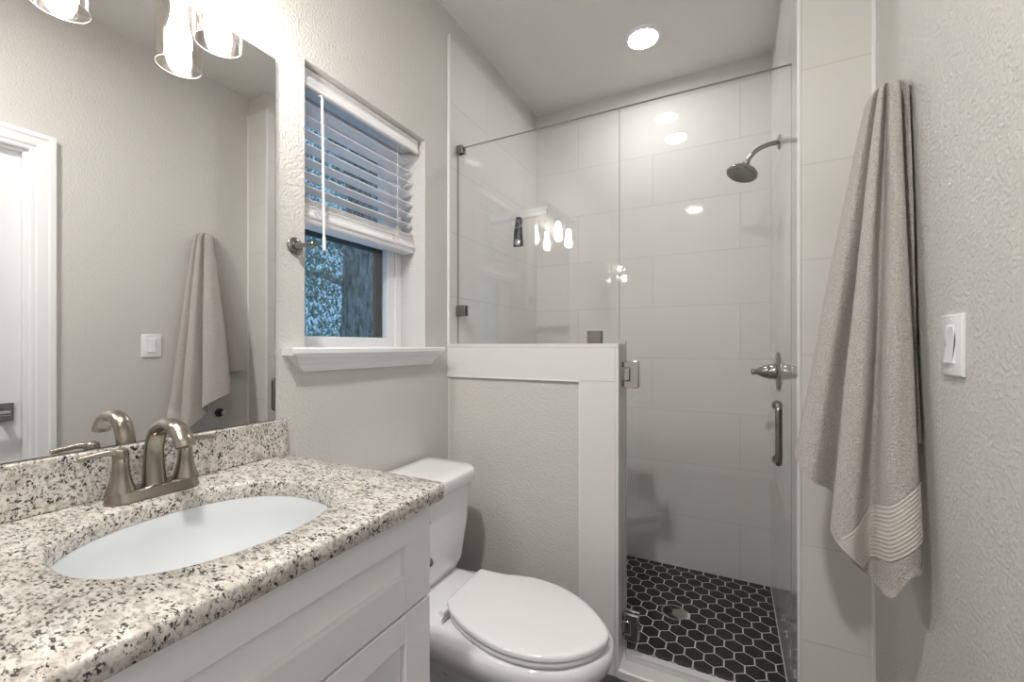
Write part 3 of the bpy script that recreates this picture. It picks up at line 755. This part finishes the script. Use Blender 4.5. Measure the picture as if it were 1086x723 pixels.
for rr, nn in ((0.045, 18), (0.033, 12), (0.012, 6)):
    for k in range(nn):
        c = tip+ax*0.0635+(a_*math.cos(2*PI*k/nn)+b_*math.sin(2*PI*k/nn))*rr
        lathe(bm, [(0.0026, 0.0), (0.0020, 0.003), (0, 0.0032)], c, ax, n=8, mi=1)
obj('spray_face', bm, [M['nozzle'], M['chrome']], hd, smooth=SM)

# shower valve
sv = thing('shower_valve', (XS, 1.965, 1.014), 'dark nickel shower valve with round plate and lever on the shower wall', 'shower valve')
bm = bmesh.new(); lathe(bm, [(0.078, 0.0), (0.078, 0.003), (0.070, 0.008), (0.03, 0.013), (0.0, 0.013)], (XS, 1.965, 1.014), (-1, 0, 0), n=40)
obj('escutcheon', bm, M['bronze'], sv, smooth=SM)
bm = bmesh.new(); lathe(bm, [(0.030, 0.010), (0.030, 0.030), (0.027, 0.034), (0.0275, 0.037), (0.0275, 0.040), (0.024, 0.052), (0.016, 0.068), (0.010, 0.078), (0.009, 0.081), (0.0125, 0.084), (0.0125, 0.091), (0.009, 0.095), (0, 0.0955)], (XS, 1.965, 1.014), (-1, 0, -0.03), n=32)
obj('lever', bm, M['bronze'], sv, smooth=SM)

# shower drain
sd = thing('shower_drain', (DX, DY, ZF), 'round metal grate drain in the black hexagon shower floor', 'drain')
bm = bmesh.new(); lathe(bm, [(0.053, -0.002), (0.053, 0.002), (0.050, 0.003), (0.046, 0.002), (0.046, -0.002)], (DX, DY, ZF), n=40)
obj('drain_ring', bm, M['chrome'], sd, smooth=SM)
bm = bmesh.new(); lathe(bm, [(0, -0.0015), (0.0465, -0.0015), (0.0465, 0.0), (0, 0.0)], (DX, DY, ZF), n=40)
for i in range(-6, 7):
    for j in range(-6, 7):
        x, y = DX+i*0.0066+(0.0033 if j % 2 else 0), DY+j*0.0062
        if (x-DX)**2+(y-DY)**2 < 0.042**2: lathe(bm, [(0.0022, 0.0001), (0.0022, 0.0006), (0, 0.0006)], (x, y, ZF), n=6, mi=1)
obj('grate', bm, [M['grate'], M['black_plastic']], sd)

# squeegee hung on the inside of the fixed panel
sq = thing('squeegee', (0.275, YG+0.03, 1.50), 'shower squeegee with dark handle hanging inside the fixed glass panel', 'squeegee')
yq = YG+0.036
bm = bmesh.new()
tube(bm, [(0.145, yq+0.004, 1.634), (0.40, yq+0.004, 1.640)], [(0.004, 0.013)]*2, 14, ref=(0, 1, 0))
obj('blade_holder', bm, M['clear_plastic'], sq, smooth=SM, label='pale frosted blade holder')
bm = bmesh.new(); box(bm, 0.143, 0.402, yq+0.002, yq+0.005, 1.646, 1.660)
obj('rubber_blade', bm, M['clear_plastic'], sq)
bm = bmesh.new()
tube(bm, spline([(0.277, yq+0.004, 1.632), (0.278, yq, 1.60), (0.278, yq-0.004, 1.565), (0.278, yq-0.002, 1.515)], 6), [(0.0125+0.010*(i/18.0), 0.010) for i in range(19)], 18, ref=(1, 0, 0))
hq = obj('handle', bm, M['black_plastic'], sq, smooth=SM, label='dark grey handle with a hanging hole')
bm = bmesh.new(); n = 24
lathe(bm, [(0.009, -0.0125), (0.0125, -0.0115), (0.0145, -0.0085), (0.009, -0.0085)], (0.278, yq-0.002, 1.530), (0, 1, 0), n=24)
obj('ring', bm, M['chrome'], hq, smooth=SM)
sc_ = thing('suction_hook', (0.285, YG+GT, 1.607), 'clear suction cup hook on the glass holding the squeegee', 'hook')
bm = bmesh.new(); lathe(bm, [(0.0295, 0.0004), (0.030, 0.0016), (0.022, 0.005), (0.010, 0.009), (0.008, 0.014), (0.0, 0.015)], (0.285, YG+GT, 1.612), (0, 1, 0), n=36)
obj('suction_cup', bm, M['clear'], sc_, smooth=SM)
bm = bmesh.new(); tube(bm, [(0.285+0.0300*math.cos(2*PI*k/40), YG+GT+0.002, 1.612+0.0300*math.sin(2*PI*k/40)) for k in range(41)], 0.0012, 8)
obj('cup_rim', bm, M['clear_plastic'], sc_, smooth=SM)
bm = bmesh.new(); tube(bm, spline([(0.285, YG+GT+0.012, 1.612), (0.285, YG+GT+0.03, 1.608), (0.285, YG+GT+0.045, 1.612), (0.285, YG+GT+0.048, 1.630)], 5), 0.003, 10)
obj('hook', bm, M['clear_plastic'], sc_, smooth=SM)

# ------------------------------------------------------------------ towel on its hook
hk = thing('towel_hook', (XW, 1.205, 1.655), 'nickel wall hook hidden under the hanging towel', 'hook')
bm = bmesh.new(); lathe(bm, [(0.022, 0.0), (0.022, 0.005), (0.012, 0.008), (0.0065, 0.012), (0.006, 0.040), (0.008, 0.042), (0.008, 0.046), (0, 0.048)], (XW, 1.205, 1.655), (-1, 0, 0), n=24)
obj('post', bm, M['bronze'], hk, smooth=SM)
# cross-section control points (x, y) at the top and at the bottom, and the hem height for each, going once round
TW = [  # top xy,          bottom xy,        zbot
    ((1.371, 1.190), (1.372, 1.135), 0.935),
    ((1.366, 1.176), (1.362, 1.092), 0.925),
    ((1.356, 1.190), (1.350, 1.145), 0.90),
    ((1.350, 1.166), (1.352, 1.064), 0.715),
    ((1.340, 1.163), (1.330, 1.040), 0.690),
    ((1.332, 1.166), (1.306, 1.050), 0.640),
    ((1.334, 1.184), (1.290, 1.098), 0.650),
    ((1.322, 1.168), (1.256, 1.056), 0.695),
    ((1.316, 1.176), (1.228, 1.078), 0.735),
    ((1.328, 1.196), (1.242, 1.150), 0.790),
    ((1.310, 1.186), (1.196, 1.112), 0.822),
    ((1.305, 1.196), (1.170, 1.140), 0.850),
    ((1.304, 1.206), (1.170, 1.200), 0.875),
    ((1.308, 1.216), (1.190, 1.245), 0.890),
    ((1.318, 1.222), (1.235, 1.262), 0.915),
    ((1.323, 1.222), (1.296, 1.268), 0.950),
    ((1.321, 1.230), (1.296, 1.300), 0.978),
    ((1.324, 1.238), (1.278, 1.345), 0.985),
    ((1.330, 1.244), (1.282, 1.385), 0.990),
    ((1.338, 1.240), (1.312, 1.360), 0.985),
    ((1.346, 1.246), (1.322, 1.398), 0.985),
    ((1.358, 1.246), (1.350, 1.404), 0.980),
    ((1.369, 1.240), (1.372, 1.380), 0.975),
    ((1.372, 1.215), (1.372, 1.250), 0.97),
]
NS = 264
top = closed_spline([(a[0], 1.207+(a[1]-1.207)*1.3, 0) for a, b, z in TW], NS)
bot = closed_spline([(b[0], b[1], z) for a, b, z in TW], NS)
ZTOP = 1.655
def tw(s, z, extra=0.0):
    """point of the towel's surface: column s (0..NS-1) at height z"""
    s %= NS
    t = min(max((ZTOP-z)/(ZTOP-0.84), 0.0), 1.12)
    wgt = t**0.92
    p = Vector((top[s].x, top[s].y))*(1-wgt)+Vector((bot[s].x, bot[s].y))*wgt
    q0 = Vector((top[(s-2) % NS].x, top[(s-2) % NS].y))*(1-wgt)+Vector((bot[(s-2) % NS].x, bot[(s-2) % NS].y))*wgt
    q1 = Vector((top[(s+2) % NS].x, top[(s+2) % NS].y))*(1-wgt)+Vector((bot[(s+2) % NS].x, bot[(s+2) % NS].y))*wgt
    tg = (q1-q0); tg = tg.normalized() if tg.length > 1e-6 else Vector((1, 0)); nrm = Vector((-tg.y, tg.x))
    rip = mnoise.noise(Vector((s*0.10, z*3.0, 1.7)))*0.005*min(1, t*2)+mnoise.noise(Vector((p.x*300, p.y*300, z*300)))*0.0006
    p = p+nrm*(rip+extra)
    return Vector((min(p.x, XW-0.003), p.y, z))
bm = bmesh.new()
NR = 130; grid = []
# the part drawn over the hook
CX, CY = 1.345, 1.207
for k in range(7):
    f = (k+1)/8.0
    zz = ZTOP+0.034*math.sqrt(max(0, 1-f*f)) if k else ZTOP+0.034
    row = []
    for s in range(NS):
        q = tw(s, ZTOP); g = f
        row.append(bm.verts.new((CX+(q.x-CX)*g, CY+(q.y-CY)*g, zz+0.35*(CX-(CX+(q.x-CX)*g))*-0.4)))
    grid.append(row)
for r in range(NR+1):
    row = []
    for s in range(NS):
        z = ZTOP+(bot[s].z-ZTOP)*(r/NR); row.append(bm.verts.new(tw(s, z)))
    grid.append(row)
# turn the hem inward so that the cloth has thickness
row = []
for s in range(NS):
    row.append(bm.verts.new(tw(s, bot[s].z+0.001, -0.007)))
grid.append(row)
row = []
for s in range(NS): row.append(bm.verts.new(tw(s, bot[s].z+0.05, -0.007)))
grid.append(row)
bm.faces.new(grid[0])
for a, b in zip(grid, grid[1:]):
    for s in range(NS): bm.faces.new((a[s], a[(s+1) % NS], b[(s+1) % NS], b[s]))
tob = thing('bath_towel', (1.30, 1.2, 0.62), 'taupe terry bath towel hanging in folds from a hook on the right wall', 'towel')
obj('terry_cloth', bm, M['towel'], tob, smooth=math.radians(80))
unit = NS//len(TW)
def strip(cols, z0f, z1f, off, nr, phase=None):
    bm = bmesh.new(); g = []
    for s in cols:
        z0, z1 = z0f(s), z1f(s); col = []
        for r in range(nr+1):
            z = z0+(z1-z0)*r/nr
            col.append(bm.verts.new(tw(s, z, off+(0.0006*math.sin(phase(s, z)) if phase else 0))))
        g.append(col)
    for a, b in zip(g, g[1:]):
        for r in range(nr): bm.faces.new((a[r], b[r], b[r+1], a[r+1]))
    return bm
def hemline(s): return 0.615+1.15*(bot[s].x-1.300)      # the towel hangs by a corner: its hem runs on the slant
cols = [s for s in range(int(3.15*unit), int(9.2*unit)) if hemline(s)+0.19 > bot[s].z+0.012]
obj('woven_band', strip(cols, lambda s: max(bot[s].z+0.001, hemline(s)+0.085), lambda s: hemline(s)+0.19, 0.0016, 110, lambda s, z: 2*PI*13*(z-hemline(s)-0.085)/0.105), M['towel_band'], tob, smooth=math.radians(80), label='ribbed woven border band')
cols = list(range(int(3.1*unit), int(5.5*unit)))
obj('hem', strip(cols, lambda s: bot[s].z-0.001, lambda s: bot[s].z+0.015, 0.0018, 4), M['towel_hem'], tob, smooth=math.radians(80), label='stitched hem strip')

# light switch
ls = thing('light_switch', (XW, 0.987, 1.117), 'white rocker light switch plate on the wall beside the towel', 'light switch')
bm = bmesh.new(); prism(bm, [(XW, 1.0635), (XW-0.004, 1.0635), (XW-0.006, 1.0655), (XW-0.006, 1.1675), (XW-0.004, 1.1695), (XW, 1.1695)], 1, 0.9505, 1.0265)
obj('wall_plate', bm, M['plastic'], ls, bev=0.0012)
bm = bmesh.new(); prism(bm, [(XW-0.0055, 1.084), (XW-0.0105, 1.086), (XW-0.007, 1.117), (XW-0.009, 1.148), (XW-0.0055, 1.150)], 1, 0.972, 1.005)
obj('rocker', bm, M['plastic'], ls, bev=0.0008)
for z in (1.0725, 1.1605):
    bm = bmesh.new(); lathe(bm, [(0.0028, 0.0), (0.0024, 0.001), (0, 0.001)], (XW-0.006, 0.9885, z), (-1, 0, 0), n=12)
    obj('screw', bm, M['plastic'], ls, smooth=SM)

# ------------------------------------------------------------------ outside: a big tree close to the window
tr = thing('tree', (-4.0, 4.85, -0.6), 'large tree with thick dark trunk and dense leaves outside the window', 'tree')
bm = bmesh.new()
tube(bm, spline([(-4.0, 4.86, -0.6), (-4.0, 4.84, 1.2), (-4.0, 4.83, 2.4), (-3.95, 4.85, 3.6), (-4.0, 4.95, 5.2)], 6), [0.40-0.006*i for i in range(25)], 28)
obj('trunk', bm, M['bark'], tr, smooth=SM)
for pts, r in (([(-4.0, 4.75, 2.3), (-4.1, 4.2, 2.75), (-4.3, 3.6, 3.0), (-4.4, 2.8, 3.5)], 0.075), ([(-3.95, 4.8, 3.1), (-3.7, 4.1, 3.8), (-3.6, 3.3, 4.3)], 0.11), ([(-4.0, 4.8, 1.9), (-4.3, 4.3, 2.15), (-4.6, 3.9, 2.2), (-4.8, 3.4, 2.6)], 0.05), ([(-4.0, 5.0, 3.4), (-3.8, 5.6, 4.2), (-3.8, 6.4, 4.7)], 0.11)):
    P_ = spline(pts, 6); bm = bmesh.new(); tube(bm, P_, [r*(1-0.8*i/(len(P_)-1)) for i in range(len(P_))], 12)
    obj('branch', bm, M['bark'], tr, smooth=SM)
def leaf(bm, c, size):
    d = Vector((rnd.gauss(0, 1), rnd.gauss(0, 1), rnd.gauss(0, 0.7))).normalized(); a, b = frame_of(d)
    a = (a*math.cos(0.9)+b*math.sin(rnd.uniform(0, 6)))*size; b = b*size*0.5
    c = Vector(c)
    vs = [bm.verts.new(p) for p in (c-a, c-a*0.2+b, c+a*0.5+b*0.6, c+a, c+a*0.5-b*0.6, c-a*0.2-b)]
    bm.faces.new(vs)
bm = bmesh.new()
for cl in range(520):
    y = rnd.uniform(2.2, 6.6); z = rnd.uniform(0.9, 5.6); x = rnd.uniform(-6.0, -4.3) if 4.2 < y < 5.4 and z < 4 else rnd.uniform(-6.0, -3.2)
    dens = mnoise.noise(Vector((y*1.1, z*1.1, x*0.5)))
    if dens < -0.22: continue
    rr = rnd.uniform(0.18, 0.38)
    for k in range(75):
        leaf(bm, (x+rnd.gauss(0, rr), y+rnd.gauss(0, rr), z+rnd.gauss(0, rr*0.8)), rnd.uniform(0.022, 0.05))
fo = obj('foliage', bm, M['leaf'], tr);
